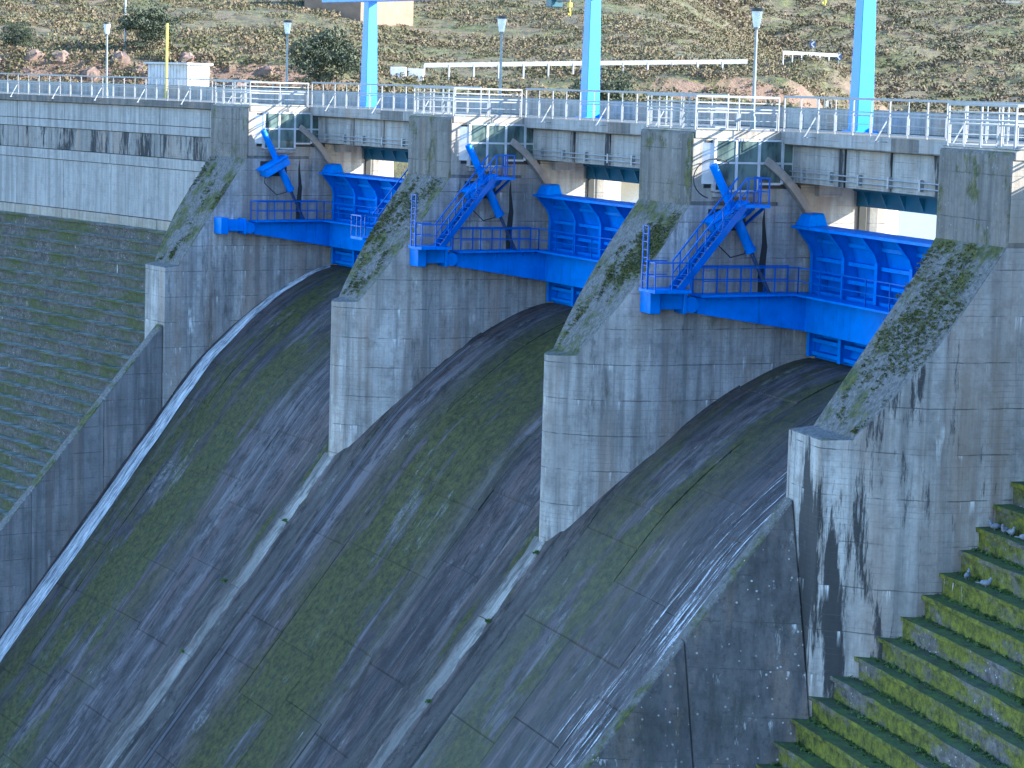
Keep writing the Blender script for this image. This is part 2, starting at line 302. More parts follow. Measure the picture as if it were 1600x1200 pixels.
# divider ridges downstream of the middle piers
for kk, nm in ((2, 'low pale concrete ridge below the pier between left and middle chutes'), (3, 'low mossy concrete ridge below the pier between middle and right chutes')):
    root = tag(empty('divider_ridge', PA(TH(kk), 0, -5, prof(-5))), nm, 'ridge', 'divider ridges'); inv = Matrix.Translation(-root.location)
    sec = [(-2.7,-.1),(-2.62,.05),(-1.75,.07),(-1.66,.15),(-.75,.18),(-.1,.20),(.75,.19),(.92,.09),(2.2,.06),(2.32,-.1)]
    bedr = [r for r in RS if r < 3]
    uvmesh('ridge_bed', [[PA(TH(kk), u, r, prof(r)-.02) for u in (-2.66, 0, 2.28)] for r in bedr], [[(u, slen(r)) for u in (-2.66, 0, 2.28)] for r in bedr], m_joint, root).matrix_parent_inverse = inv
    rr = [2.4,0,-2.2,-4.6,-6.9,-9.2,-11.5,-13.9,-16.5,-20,-24]
    for i in range(len(rr)-1):
        n = 8; dz = random.uniform(-.015, .015); wob = random.uniform(-.05, .05); rows = []; uvs = []
        for j in range(n+1):
            r = rr[i]+.01+(rr[i+1]-rr[i]-.02)*j/n; jg = [random.uniform(-.05,.05) for _ in sec]
            rows.append([PA(TH(kk), u+wob+g_, r, prof(r)+z+(dz if z > 0 else 0)) for (u, z), g_ in zip(sec, jg)]); uvs.append([(u, slen(r)) for u, z in sec])
        o = uvmesh('ridge_segment', rows, uvs, m_divd, root, smooth=False); o.matrix_parent_inverse = inv
        if i >= 3:
            rows = []; uvs = []
            for j in range(n+1):
                r = rr[i]+(rr[i+1]-rr[i]+.015)*j/n; x0, x1 = -.62+random.uniform(-.10,.10), .42+random.uniform(-.12,.12)
                rows.append([PA(TH(kk), u, r, prof(r)+z+dz) for u, z in ((x0-.05,.12),(x0,.215),((x0+x1)/2,.235),(x1,.215),(x1+.05,.12))]); uvs.append([(u, slen(r)) for u in (x0, x0, 0, x1, x1)])
            o = uvmesh('pale_strip', rows, uvs, m_divp, root, smooth=False); o.matrix_parent_inverse = inv
# ------------------------------------------------------------------ piers
def pier(k, name, label, left, right, front, mat, mat_top):
    "left/right: functions r -> half width; front: r of the nose"
    root = tag(frame(name, TH(k)), label, 'pier', 'spillway piers')
    rows_r = [8.3, 7.6, 6, 4, 2, 0.02, -.02, -.6, -1.2, -1.7, -2.2, -2.7, -3.1, -3.5, -3.88, -3.9, -4.1, -4.3, -4.48, -4.6, front]
    def zt(r):
        if r > 0: return -2.72
        if r >= -3.885: return -2.75+(r)*(8.39-2.75)/3.88
        return -8.41-.10*(-3.9-r)
    mb = MB(); rows = []
    for r in rows_r:
        l, g = left(r), right(r); zb = prof(r)-1.2 if r > -4.2 else prof(r)-1.5
        if k in (1, 4): zb = -23
        rows.append([(l, r, zb), (l, r, (zt(r)+zb)/2), (l, r, zt(r)), ((l+g)/2, r, zt(r)+.0), (g, r, zt(r)), (g, r, (zt(r)+zb)/2), (g, r, zb)])
    mb.quadgrid(rows); n = len(rows)*7; mb.f.append(tuple(range(7))); mb.f.append(tuple(range(n-7, n)))
    mb.build('body', mat, root, bevel=.035)
    # pillar block carrying the crest walkway
    a, b = left(1), right(1)
    pl = MB().prism([(0,-2.78),(3.7,-2.78),(3.7,-.02),(.06,-.02),(0,-.08)], a, b).build('pillar', m_pillar, root, bevel=.05)
    MB().box(a-.02, b+.05, .12, 3.72, -.26, .05).build('cornice', m_walltan, root, bevel=.02)
    MB().box(b, b+.012, .07, 4.0, -2.6, -.27).build('flank', m_walltan, root)  # paler plate on the sunward side, sunlit brightness put into its colour
    # upper flank under the deck (behind the pillar)
    MB().box(a, b, 3.72, 7.2, -2.74, -.5).build('bearing_wall', m_beam, root)
    return root
TAP = ([-4.68,-4.6,-4.45,-4.2,-3.9,-3.5,-3.1,-2.7,-2.2,-1.7,-1.2], [.12,.32,.55,.84,1.12,1.4,1.62,1.82,2.0,2.13,2.2])
tap = lambda r: float(np.interp(r, *TAP))
tapE = lambda r: float(np.interp(r, [-4.68,-3.9,-3.1,-2.2,-1.2], [.34,.87,1.5,2.05,2.2]))
pl1 = pier(1, 'spillway_pier', 'pier beside the pale crest wall with sloping weathered top and square nose', lambda r: -tapE(r), lambda r: 2.1 if r < -.5 else 2.2, -4.68, m_pier, m_pillar)
pl2 = pier(2, 'spillway_pier', 'pointed pier between left and middle chutes with a moss patch high on its slope', lambda r: -tap(r), tap, -4.68, m_pier, m_pillar)
pl3 = pier(3, 'spillway_pier', 'pointed pier between middle and right chutes with brown streaks on its side', lambda r: -tap(r), tap, -4.68, m_pier, m_pillar)
pl4 = pier(4, 'spillway_pier', 'massive end pier with black water stains next to the green mossy steps', lambda r: -1.95 if r < -.5 else -2.2, tapE, -4.68, m_pier4, m_pillar)
# arc seal plate and upstream pier faces, windows
TC = (-.3, -6.35)      # gate hinge (r, z)
def arcpts(rad, a0, a1, n): return [(TC[0]+rad*math.cos(math.radians(a0+(a1-a0)*i/n)), TC[1]+rad*math.sin(math.radians(a0+(a1-a0)*i/n))) for i in range(n+1)]
for k, root in ((1, pl1), (2, pl2), (3, pl3), (4, pl4)):
    if k < 4:
        pr = [(r, min(z, 99)) for r, z in arcpts(6.1, 58, -24, 24)]; pr2 = arcpts(6.42, 58, -24, 24)
        MB().prism(pr+pr2[::-1], 2.2, 2.52).build('seal_plate', m_plate, root, bevel=.01)
        up_ = [p for p in pr2 if p[1] < -1.95]; poly = [(6.9,-9.2),(6.9,-1.95)]+[(up_[0][0]+.02,-1.95)]+[(p[0]+.015, p[1]) for p in up_]
        MB().prism(poly, 2.19, 2.44).build('upstream_face', m_up, root)
        MB().box(2.19, 2.30, 7.25, 7.56, -9, -1.2).build('stoplog_slot', m_joint, root)
        MB().tube((1.3,8.3,-9),(1.3,8.3,-1.9), 1.12, n=24).build('cutwater', m_up, root, smooth=False)
        MB().box(2.2, 2.75, 5.2, 6.2, -2.35, -1.93).build('corbel', m_beam, root, bevel=.02)
        # wall opening dirt: rust-black recess behind the hoist
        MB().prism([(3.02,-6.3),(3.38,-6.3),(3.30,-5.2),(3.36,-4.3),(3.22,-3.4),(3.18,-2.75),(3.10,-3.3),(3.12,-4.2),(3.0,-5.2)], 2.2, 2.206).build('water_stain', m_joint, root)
        # control cabin window
        wn = empty('cabin_window'); wn.parent = root
        x0, x1 = 2.2, 2.42; cols = [.9, 1.8, 2.75, 3.75, 4.24]; zt_, zm = -.30, -1.15; zb = [-2.2, -2.2, -1.92, -1.72]
        MB().box(2.19, 2.24, .55, 4.3, -2.1, -.33).build('interior', m_black, wn)
        for i in range(4):
            for (za, zc) in ((zt_, zm), (zm, zb[i])):
                MB().box(x1-.05, x1-.035, cols[i]+.05, cols[i+1]-.05, zc+.05, za-.05).build('pane', m_glass, wn)
        for c, zz in zip(cols, [-2.2,-2.2,-2.2,-1.92,-1.72]): MB().box(x0, x1, c-.055, c+.055, zz, zt_).build('frame_bar', m_white, wn)
        for i in range(4):
            for z in (zt_, zm, zb[i]): MB().box(x0, x1-.012, cols[i]+.05, cols[i+1]-.05, z-.04, z+.04).build('frame_bar', m_white, wn)
        MB().hexa([(2.2,.45,-1.95),(2.21,.45,-1.95),(2.40,.85,-1.95),(2.38,.85,-1.95),(2.2,.45,-.42),(2.21,.45,-.42),(2.40,.85,-.42),(2.38,.85,-.42)]).build('side_panel', m_white, wn)
        MB().box(2.2, 2.5, .9, 2.78, -2.42, -2.26).build('sill', m_beam, wn)
# ------------------------------------------------------------------ training walls
def twall(k, label, cols, ztop, slope, mat):
    root = tag(frame('training_wall', TH(k)), label, 'wall', 'spillway training walls')
    rr = [-4.70, -8, -12, -16, -20, -26]
    for i in range(len(rr)-1):
        rows = []
        for r in (rr[i]-.01, rr[i+1]+.01):
            z = ztop-slope*(-4.68-r); zb = prof(r)-4 if k == 1 else z-14
            dep = z-zb
            o = PITCH(r)*0
            inn, out, bat = cols
            rows.append([(inn, r, zb), (inn, r, z), ((inn+out)/2, r, z+.03), (out, r, z), (out+bat*dep, r, zb)])
        mb = MB().quadgrid(rows); mb.f.append(tuple(range(5))); mb.f.append(tuple(range(5, 10))); mb.build('wall_section', mat, root, bevel=.04)
    return root
twall(1, 'tall smooth grey wall between the left chute and the weathered steps', (2.0, 1.25, 0), -11.5, 1.155, m_train)
twall(4, 'dark speckled sloping wall between the right chute and the green steps', (-1.95, -1.35, .30), -10.5, 1.263, m_dark)
# ------------------------------------------------------------------ stepped faces and crest walls
def SR(z): return 2.7+(z+7.0)*.8
def steps(label, t0f, t1, z0, n, mat, grp):
    root = tag(empty('stepped_dam_face', P(t1 if t1 < 0 else 10, 0, 0, -12)), label, 'dam face', grp); inv = Matrix.Translation(-root.location)
    for i in range(n):
        z = z0-.657*i; r = SR(z)+random.uniform(-.015,.015); ta = t0f(r)
        mb = MB().arcbox(ta, t1, r, r+1.6, z-.657-.3, z, n=44); mb.arcbox(ta+.002, t1, r-.10, r+.5, z-.11, z+.012, n=44)
        mb.v = [(x+random.uniform(-.022,.022), y+random.uniform(-.03,.03), q+random.uniform(-.016,.016)) for x, y, q in mb.v]
        o = mb.build('step', mat, root); o.matrix_parent_inverse = inv
    return root
steps('long weathered grey steps with thin moss below the pale crest wall', lambda r: TH(1)+math.degrees(1.6/(R0+r)), -21, -7.61, 38, m_stepL, 'stepped dam faces')
steps('bright green mossy steps beside the stained end pier', lambda r: TH(4)+math.degrees((.3 if r > -4.6 else -1.2)/(R0+r)), 14.5, -7.58, 26, m_stepR, 'stepped dam faces')
def crest(label, t0, t1, n):
    root = tag(empty('crest_wall', P((t0+t1)/2, 0, 3, -3)), label, 'wall', 'dam crest walls'); inv = Matrix.Translation(-root.location)
    bands = [(-.34,-1.42,3.0,m_wall),(-1.42,-1.95,3.0,m_wall),(-1.95,-3.32,3.06,m_wallst),(-3.32,-3.95,2.92,m_wall),(-3.95,-7.02,2.98,m_wall),(-7.02,-7.9,2.86,m_walltan)]
    MB().arcbox(t0, t1, 3.4, 9.4, -30, -.2).build('core', m_joint, root).matrix_parent_inverse = inv
    for bi, (za, zb, r, mt) in enumerate(bands):
        e = [t0+(t1-t0)*i/n for i in range(n+1)]
        for i in range(n):
            g = .004
            o = MB().arcbox(e[i]+g, e[i+1]-g, r+random.uniform(-.012,.012), 3.5, zb+.012, za-.012).build('panel', mt, root, bevel=.012); o.matrix_parent_inverse = inv
    MB().arcbox(t0, t1, 2.78, 3.5, -.33, .06).build('cornice', m_fascia, root, bevel=.02).matrix_parent_inverse = inv
crest('pale panelled crest wall with dark streaked band above the weathered steps', -21, TH(1)-math.degrees(2.15/R0), 9)
crest('shaded crest wall beyond the end pier above the mossy steps', TH(4)+math.degrees(2.15/R0), 14.5, 4)
# ------------------------------------------------------------------ deck, parapet, girders
tag(MB().arcbox(-21, 14.5, 3.74, 9.5, -.40, .06, 60).build('road_deck', m_deck), kind='structure')
o = tag(empty('upstream_parapet', P(0,0,9.2,0)), 'low plain concrete parapet along the far side of the crest road', 'parapet'); inv = Matrix.Translation(-o.location)
tt = np.arange(-21, 14.6, 1.48)
for a, b in zip(tt[:-1], tt[1:]): MB().arcbox(a+.003, b-.003, 9.1, 9.35, .065, .93, 2).build('parapet_section', m_beam, o, bevel=.02).matrix_parent_inverse = inv
for b in (1, 2, 3):
    t = TH(b+.5); root = tag(frame('bridge_girder', t), 'pale board-marked girder carrying the crest road above the %s gate' % ('left','middle','right')[b-1], 'girder', 'crest road girders')
    h = 9.55
    MB().box(-h, h, 4.05, 4.6, -1.85, -.46).build('beam', m_beam, root, bevel=.02)
    MB().box(-h, h, 3.735, 4.5, -.452, .065).build('deck_edge', m_fascia, root, bevel=.025)
    MB().box(-h, h, 8.3, 8.85, -1.9, -.46).build('beam', m_beam, root, bevel=.02)  # unseen upstream girder, added to stop sun slipping over the teal beam
    for u in (-5.0, -1.6, 1.8, 5.2): MB().box(u-.22, u+.22, 3.985, 4.06, -1.84, -.46).build('rib', m_wallst, root)
    for z in (-1.42, -1.62): MB().tube((-h+.4,3.93,z),(h-.4,3.93,z), .028, n=6).build('pipe', m_galv, root)
    for u in np.arange(-8, 8.5, 2.2): MB().box(u-.06, u+.06, 3.90, 4.05, -1.72, -1.32).build('pipe_bracket', m_galv, root)
    tb = tag(frame('teal_beam', t), 'dark teal steel beam with triangular stiffeners above the %s gate' % ('left','middle','right')[b-1], 'beam', 'teal beams')
    MB().box(-h, h, 7.0, 7.06, -2.72, -2.05).build('web', m_teal, tb); MB().box(-h, h, 6.7, 7.3, -2.14, -2.02).build('flange', m_teal, tb)
    for u in np.arange(-8.4, 8.6, 1.4): MB().prism([(6.72,-2.14),(7.0,-2.14),(7.0,-2.70)], u-.02, u+.02).build('stiffener', m_teal, tb)
# ------------------------------------------------------------------ tainter gates
gl = ['blue steel spillway gate above the stream of white water', 'blue steel spillway gate above the moss patched middle chute', 'blue steel spillway gate next to the stained end pier']
def side_rail(mb, pts, posts, h=1.0, w=.045, mids=(.5,)):
    for i in range(len(pts)-1):
        for zz in (h,)+tuple(mids): mb.beam(Vector(pts[i])+Vector((0,0,zz)), Vector(pts[i+1])+Vector((0,0,zz)), w if zz == h else w*.7)
    for p in posts: mb.beam(p, Vector(p)+Vector((0,0,h)), w)
for b in (1, 2, 3):
    t = TH(b+.5); root = tag(frame('spillway_gate', t), gl[b-1], 'gate', 'blue spillway gates'); hw = 8.98
    def face(r, s): return s*(PITCH(r)/2-2.2)      # pier face in bay coordinates
    outer = arcpts(6.06, 29.1, -21, 20); inner = arcpts(5.98, 29.1, -21, 20)
    MB().prism(outer+inner[::-1], -hw, hw).build('skin_plate', m_blue, root)
    for i in range(8):
        u = -hw+.12+i*(2*hw-.24)/7
        top = arcpts(5.97, 28.2, -20.5, 14); fr = []
        for (r, z) in top:
            fr.append((4.92 if z < -4.35 else 4.92-(z+4.35)/.85*.74, z))
        MB().prism(top+fr[::-1], u-.02, u+.02).build('rib', m_blue, root)
        MB().prism([(p[0]-.012, p[1]) for p in fr]+[(p[0]+.012, p[1]) for p in fr][::-1], u-.11, u+.11).build('rib_flange', m_blue, root)
    for a in (23, 16, 9.5, 3.5, -14, -19.0):
        r1, z1 = arcpts(5.97, a, a, 1)[0]; r0_, z0_ = 5.08, z1
        for i in range(7):
            u0 = -hw+.16+i*(2*hw-.24)/7; u1 = u0+(2*hw-.24)/7-.08
            MB().hexa([(u0,r0_,z0_-.07),(u1,r0_,z0_-.07),(u1,r1,z1-.07),(u0,r1,z1-.07),(u0,r0_,z0_+.07),(u1,r0_,z0_+.07),(u1,r1,z1+.07),(u0,r1,z1+.07)]).build('stiffener', m_blue, root)
    MB().prism([(4.08,-3.50),(5.02,-3.44),(5.02,-3.40),(4.06,-3.455),(4.06,-3.56),(4.08,-3.56)], -hw, hw).build('top_flange', m_blue, root)
    for s in (-1, 1):
        MB().hexa([(s*(hw-1.2),4.2,-3.46),(s*hw,4.2,-3.46),(s*hw,5.0,-3.41),(s*(hw-1.2),5.0,-3.41),(s*(hw-.95),4.4,-3.02),(s*(hw-.1),4.4,-3.02),(s*(hw-.1),4.95,-2.95),(s*(hw-.95),4.95,-2.95)]).build('end_box', m_blue, root, bevel=.03)
    MB().box(-hw+.02, hw-.02, 4.55, 5.5, -7.45, -6.12).build('cross_girder', m_blue, root, bevel=.015)
    for s in (-1, 1):
        f0 = face(0, s); f5 = face(5, s)
        a0, a1 = f0-s*.12, f0-s*.72; c0, c1 = f5-s*.12, f5-s*.80
        MB().hexa([(a0,.0,-6.74),(a1,.0,-6.74),(c1,4.58,-7.45),(c0,4.58,-7.45),(a0,.0,-6.14),(a1,.0,-6.14),(c1,4.58,-6.12),(c0,4.58,-6.12)]).build('arm', m_blue, root, bevel=.012)
        hb = MB().tube((f0-s*.05,TC[0],TC[1]-.05),(f0-s*.85,TC[0],TC[1]-.05), .30, n=18).build('hinge', m_blue, root)
        if s == 1: continue      # the far-side hinge is hidden inside the next pier's recess
        an = MB(); an.box(min(f0,f0-s*.72), max(f0,f0-s*.72), -1.62, -.62, -6.58, -5.98); an.box(min(f0,f0-s*.95), max(f0,f0-s*.95), -2.02, -1.6, -6.72, -5.86); an.box(min(f0,f0-s*.9), max(f0,f0-s*.9), -.64, -.50, -6.74, -5.92)
        anch = an.build('hinge_anchor', m_blue, root, bevel=.02)
        MB().box(min(f0-s*.74,f0-s*.70), max(f0-s*.74,f0-s*.70), -1.5, -.72, -6.31, -6.26).build('anchor_rib', m_blue, anch)
    # walkway on the left arm and along the girder
    f0 = face(0, -1)
    wk = MB(); wk.hexa([(f0+.1,-.05,-6.10),(f0+1.15,-.05,-6.10),(face(5,-1)+1.2,4.0,-6.07),(face(5,-1)+.1,4.0,-6.07),(f0+.1,-.05,-6.02),(f0+1.15,-.05,-6.02),(face(5,-1)+1.2,4.0,-5.99),(face(5,-1)+.1,4.0,-5.99)])
    wk.box(face(5,-1)+.1, -face(5,-1)-.1, 3.95, 4.75, -6.08, -6.0); wk.build('walkway_floor', m_blue, root)
    wr = empty('walkway_railing'); wr.parent = root
    pa = Vector((f0+1.12,0,-6.0)); pb = Vector((face(5,-1)+1.18,4.0,-6.0)); pc = Vector((hw-1.2,4.0,-6.0))
    for (p, q, n) in ((pa, pb, 4), (pb, pc, 9)):
        for zz, ww in ((1.0,.05),(.5,.035)): MB().beam(p+Vector((0,0,zz)), q+Vector((0,0,zz)), ww).build('rail', m_blued, wr)
        for i in range(n+1): c = p+(q-p)*i/n; MB().beam(c, c+Vector((0,0,1.0)), .045).build('post', m_blued, wr)
    pi = Vector((f0+.25,0,-6.0)); pj = Vector((face(5,-1)+.3,4.0,-6.0))
    for zz, ww in ((1.0,.05),(.5,.035)): MB().beam(pi+Vector((0,0,zz)), pj+Vector((0,0,zz)), ww).build('rail', m_blued, wr)
    MB().beam(pi+Vector((0,0,1)), pa+Vector((0,0,1)), .05).build('rail', m_blued, wr)
    for i in range(5): c = pi+(pj-pi)*i/4; MB().beam(c, c+Vector((0,0,1.0)), .045).build('post', m_blued, wr)
    for i in range(8): c = pa+(pb-pa)*(i+.5)/8; MB().beam(c+Vector((-.05,0,-.02)), c+Vector((-.05,0,-.22)), .05).build('bracket', m_blued, wr)
# ------------------------------------------------------------------ hydraulic hoists and stairs (pier frame, left-hand side of each bay)
for k in (1, 2, 3):
    where = ('beside the pale crest wall, without a stair', 'over the moss patched middle chute', 'nearest the stained end pier')[k-1]
    root = tag(frame('hydraulic_hoist', TH(k)), 'blue hydraulic cylinder on the pier, '+where, 'hydraulic cylinder', 'gate hoist cylinders')
    u = 2.78; a = Vector((u,.62,-1.22)); d = Vector((0,1.72,-3.2)).normalized(); side = Vector((1,0,0)); nrm = d.cross(side)
    e = a+d*3.6
    MB().tube(a, a+d*1.75, .155, .165, 16).build('upper_cylinder', m_blue, root, smooth=False); MB().tube(a+d*1.75, e, .19, n=16).build('lower_cylinder', m_blue, root)
    MB().tube(e-d*.1, e+d*.06, .215, n=16).build('gland', m_blue, root); MB().tube(e, e+d*1.95, .075, n=10).build('rod', m_steel, root)
    c = a+d*1.95
    MB().beam(c-nrm*.55-d*.14, c+nrm*1.15-d*.14, .95, .06, side=d).build('bracket_plate', m_blue, root); MB().beam(c-nrm*.5+d*.12, c+nrm*1.05+d*.12, .8, .40, side=d).build('bracket_beam', m_blue, root, bevel=.02)
    MB().box(2.2, 2.206, c.y-.75, c.y+.85, c.z-.75, c.z+.05).build('dark_patch', m_joint, root)  # flat near-black sheet on the pier face behind the bracket
    hs = MB(); pts = [c+nrm*.9+Vector((.1,0,0)), c+nrm*1.2+d*.6, c+nrm*.85+d*1.5, e+nrm*.25, e+nrm*.2-d*.1]
    for p, q in zip(pts[:-1], pts[1:]): hs.tube(p, q, .022, n=6)
    hs.build('hose', m_hose, root)
def stair(t, s, label, ladder=True):
    root = tag(frame('access_stair', t), label, 'stair', 'blue access stairs')
    X = lambda u: s*u
    def bx(name, u0, u1, *a, mat=m_blued): return MB().box(min(X(u0),X(u1)), max(X(u0),X(u1)), *a).build(name, mat, root)
    def bm(name, p, q, w_, h_=None): return MB().beam((X(p[0]),p[1],p[2]), (X(q[0]),q[1],q[2]), w_, h_).build(name, m_blued, root)
    lo, hi_ = Vector((0,-1.05,-5.78)), Vector((0,1.55,-2.66)); ui, uo = 3.05, 3.75
    for u in (ui, uo): bm('stringer', (u,lo.y,lo.z), (u,hi_.y,hi_.z), .05, .24)
    for i in range(15): f = (i+.7)/15.5; c = lo.lerp(hi_, f); bx('tread', ui+.03, uo-.03, c.y-.12, c.y+.12, c.z-.015, c.z+.015)
    bx('lower_platform', 2.5, 3.85, -2.12, -.62, -5.90, -5.78, mat=m_blue); bx('upper_platform', 2.5, 3.8, 1.5, 2.55, -2.76, -2.64, mat=m_blue)
    bm('strut', (2.25,1.9,-3.5), (3.7,1.9,-2.76), .09); bm('strut', (2.25,2.3,-3.5), (3.7,2.3,-2.76), .09)
    for u in (ui, uo):
        for zz, ww in ((1.0,.05),(.52,.035)): bm('rail', (u,lo.y,lo.z+zz), (u,hi_.y,hi_.z+zz), ww)
        for f in (.12, .38, .64, .9): c = lo.lerp(hi_, f); bm('post', (u,c.y,c.z), (u,c.y,c.z+1.0), .045)
    for zz, ww in ((1.0,.05),(.5,.035)):
        for p, q in (((uo,1.55),(uo,2.5)),((uo,2.5),(2.55,2.5)),((uo+.05,-2.1),(uo+.05,-.65)),((uo+.05,-2.1),(2.7,-2.1)),((2.7,-2.1),(2.7,-1.1))):
            zf = -2.66 if p[1] > 0 else -5.78; bm('rail', (p[0],p[1],zf+zz), (q[0],q[1],zf+zz), ww)
    for p in ((uo,1.6),(uo,2.05),(uo,2.5),(3.1,2.5),(2.6,2.5)): bm('post', (p[0],p[1],-2.66), (p[0],p[1],-1.66), .045)
    for p in ((uo+.05,-2.1),(uo+.05,-1.4),(uo+.05,-.65),(3.2,-2.1),(2.7,-2.1)): bm('post', (p[0],p[1],-5.78), (p[0],p[1],-4.78), .045)
    if ladder:
        for r in (-2.06, -2.06): pass
        for u in (2.85, 3.25): bm('ladder_side', (u,-2.16,-5.8), (u,-2.16,-3.45), .05)
        for i in range(8): z = -5.5+i*.29; bm('ladder_rung', (2.85,-2.16,z), (3.25,-2.16,z), .03)
    return root
stair(TH(2), 1, 'blue steel stair with ladder on the pier over the middle chute')
stair(TH(3), 1, 'blue steel stair with ladder on the pier over the right chute')
stair(TH(2), -1, 'blue steel stair half hidden behind the moss patched pier at the left gate', ladder=False)
# ------------------------------------------------------------------ crest railings
def railing(label, pts, grp='crest railings', brace=True, three=False):
    "pts: world points along the foot of the railing"
    root = tag(empty('crest_railing', pts[0]), label, 'railing', grp); inv = Matrix.Translation(-root.location); H = 1.30
    def add(mb, nm): o = mb.build(nm, m_rail, root); o.matrix_parent_inverse = inv
    Z = lambda p, z: Vector((p.x, p.y, p.z+z))
    for i, p in enumerate(pts):
        add(MB().beam(p, Z(p, H+.03), .05), 'post')
    for i in range(len(pts)-1):
        p, q = pts[i], pts[i+1]; d = (q-p); L_ = d.length; d /= L_
        add(MB().beam(Z(p,H), Z(q,H), .07, .08), 'top_rail'); add(MB().beam(Z(p,.84), Z(q,.84), .045), 'mid_rail')
        if three: add(MB().beam(Z(p,1.07), Z(q,1.07), .045), 'mid_rail')
        m = max(1, round(L_/1.3))
        for j in range(m):
            a, c = p+d*(L_*j/m+.07), p+d*(L_*(j+1)/m-.07); fr = MB()
            fr.beam(Z(a,.10), Z(c,.10), .05); fr.beam(Z(a,.72), Z(c,.72), .05); fr.beam(Z(a,.08), Z(a,.74), .028); fr.beam(Z(c,.08), Z(c,.74), .028); fr.beam(Z(a,.41), Z(c,.41), .02); add(fr, 'panel_frame')
            if j: x = p+d*(L_*j/m); add(MB().beam(x, Z(x,H), .03), 'baluster')
        if brace and i % 2 == 1:
            n = Vector((d.y,-d.x,0)); n = n if n.dot(er(0)) < 0 else -n
            bf = MB(); bf.beam(Z(p,.75), Z(p,-.16)+n*.55, .045); bf.beam(Z(p,-.16)+n*.05, Z(p,-.16)+n*.6, .05, .03); add(bf, 'brace')
zr = .06
def arcp(t0, t1, r, n): return [P(t0+(t1-t0)*i/n, 0, r, zr) for i in range(n+1)]
half = math.degrees(2.25/R0)
railing('long galvanised railing above the pale crest wall', arcp(-21, TH(1)-half, 2.9, 20))
for b in (1, 2, 3): railing('galvanised railing on the road edge above the %s gate' % ('left','middle','right')[b-1], arcp(TH(b)+half, TH(b+1)-half, 3.82, 7))
for k in (1, 2, 3, 4):
    t = TH(k); rb = 2.9 if k == 1 else 3.82; a, c = -2.05, 2.05
    nm = ('pier beside the pale crest wall', 'pier with the moss patched slope', 'brown streaked pier', 'stained end pier')[k-1]
    railing('railing round the walkway platform on top of the '+nm, [P(t,a,3.7,.0), P(t,a,2.0,.0), P(t,a,.2,.0), P(t,0,.2,.0), P(t,c,.2,.0), P(t,c,2.0,.0), P(t,c,3.7,.0)], brace=False, three=True)
railing('galvanised railing above the shaded crest wall past the end pier', arcp(TH(4)+half, 14.5, 2.9, 9))
# ------------------------------------------------------------------ gantry, lamps, hut, poles on the crest
g = tag(frame('gantry', 0), 'bright blue gantry of tapered columns under a long monorail beam', 'gantry')
inv = (Matrix.Translation(g.location)).inverted()
for t in (-7.62, -2.45, 2.77):
    mb = MB(); c = [P(t, su*a, 7.6+sr*a, z) for z, a in ((.06,.36),(6.0,.27)) for su, sr in ((-1,-1),(1,-1),(1,1),(-1,1))]; mb.hexa(c); o = mb.build('column', m_gantry, g, bevel=.02); o.matrix_parent_inverse = inv
    o2 = MB().hexa([P(t, su*.5, 7.6+sr*.5, z) for z in (.062,.14) for su, sr in ((-1,-1),(1,-1),(1,1),(-1,1))]).build('base_plate', m_gantry, g); o2.matrix_parent_inverse = inv
o = MB().arcbox(-8.7, 6, 7.2, 8.0, 5.85, 6.75, 20).build('monorail_beam', m_gantry, g); o.matrix_parent_inverse = inv
for t, nm in ((-2.95, 'yellow lifting hook hanging near the middle gantry column'), (2.05, 'yellow lifting hook hanging near the gantry column over the right gate')):
    h = tag(empty('lifting_hook', P(t,0,7.6,5.0)), nm, 'hook', 'lifting hooks'); zt = 5.0 if t < 0 else 5.12
    mb = MB(); mb.tube((0,0,.25),(0,0,.9), .03); mb.beam((-.14,0,.28),(.14,0,.28), .14, .22); mb.build('block', m_yellow, h)
    pts = [(0,0,.18),(0,0,.02),(.1,0,-.08),(.06,0,-.2),(-.06,0,-.22),(-.12,0,-.12)]; mb = MB()
    for p, q in zip(pts[:-1], pts[1:]): mb.tube(p, q, .04, n=6)
    mb.build('hook', m_yellow, h); h.location.z = zt+.1
hb = tag(empty('hoist_trolley', P(-3.25,0,7.5,5.4)), 'teal hoist box under the monorail by the middle gantry column', 'hoist'); MB().box(-.32,.32,-.3,.3,-.12,.44).build('housing', m_teal, hb, bevel=.03); MB().tube((.5,0,.25),(1.5,0,.3), .16).build('motor', m_grey, hb)
for t, nm in ((-13.4, 'lamp post near the white corrugated hut'), (-8.41, 'lamp post on the road beside the pale wall'), (-3.11, 'lamp post on the road above the moss sloped pier'), (2.16, 'lamp post on the road above the brown streaked pier')):
    l = tag(empty('lamp_post', P(t,0,4.35,.06), -math.radians(t)), 'grey '+nm+' with white conical head', 'lamp post', 'lamp posts on the crest road')
    MB().tube((0,0,0),(0,0,3.95), .075, .055, 12).build('pole', m_grey, l); MB().tube((0,0,0),(0,0,.5), .11, .10, 12).build('base', m_grey, l)
    MB().tube((0,0,3.93),(0,0,4.55), .12, .22, 16).build('lamp_shade', m_lamp, l); MB().tube((0,0,4.55),(0,0,4.68), .25, .24, 16).build('cap', m_black, l); MB().tube((0,0,3.85),(0,0,3.95), .07, .13, 12).build('collar', m_grey, l)
h = tag(empty('metal_hut', P(-13.8,0,10.6,-.3), -math.radians(-13.8)+.25), 'white corrugated metal hut beside the yellow pole', 'hut')
for i in range(12): MB().box(-1.75+i*.29, -1.75+i*.29+.24, -1.0, -.97, 0, 2.55).build('wall_rib', m_white, h)
for i in range(7): MB().box(1.75, 1.78, -.98+i*.29, -.98+i*.29+.24, 0, 2.55).build('wall_rib', m_white, h)
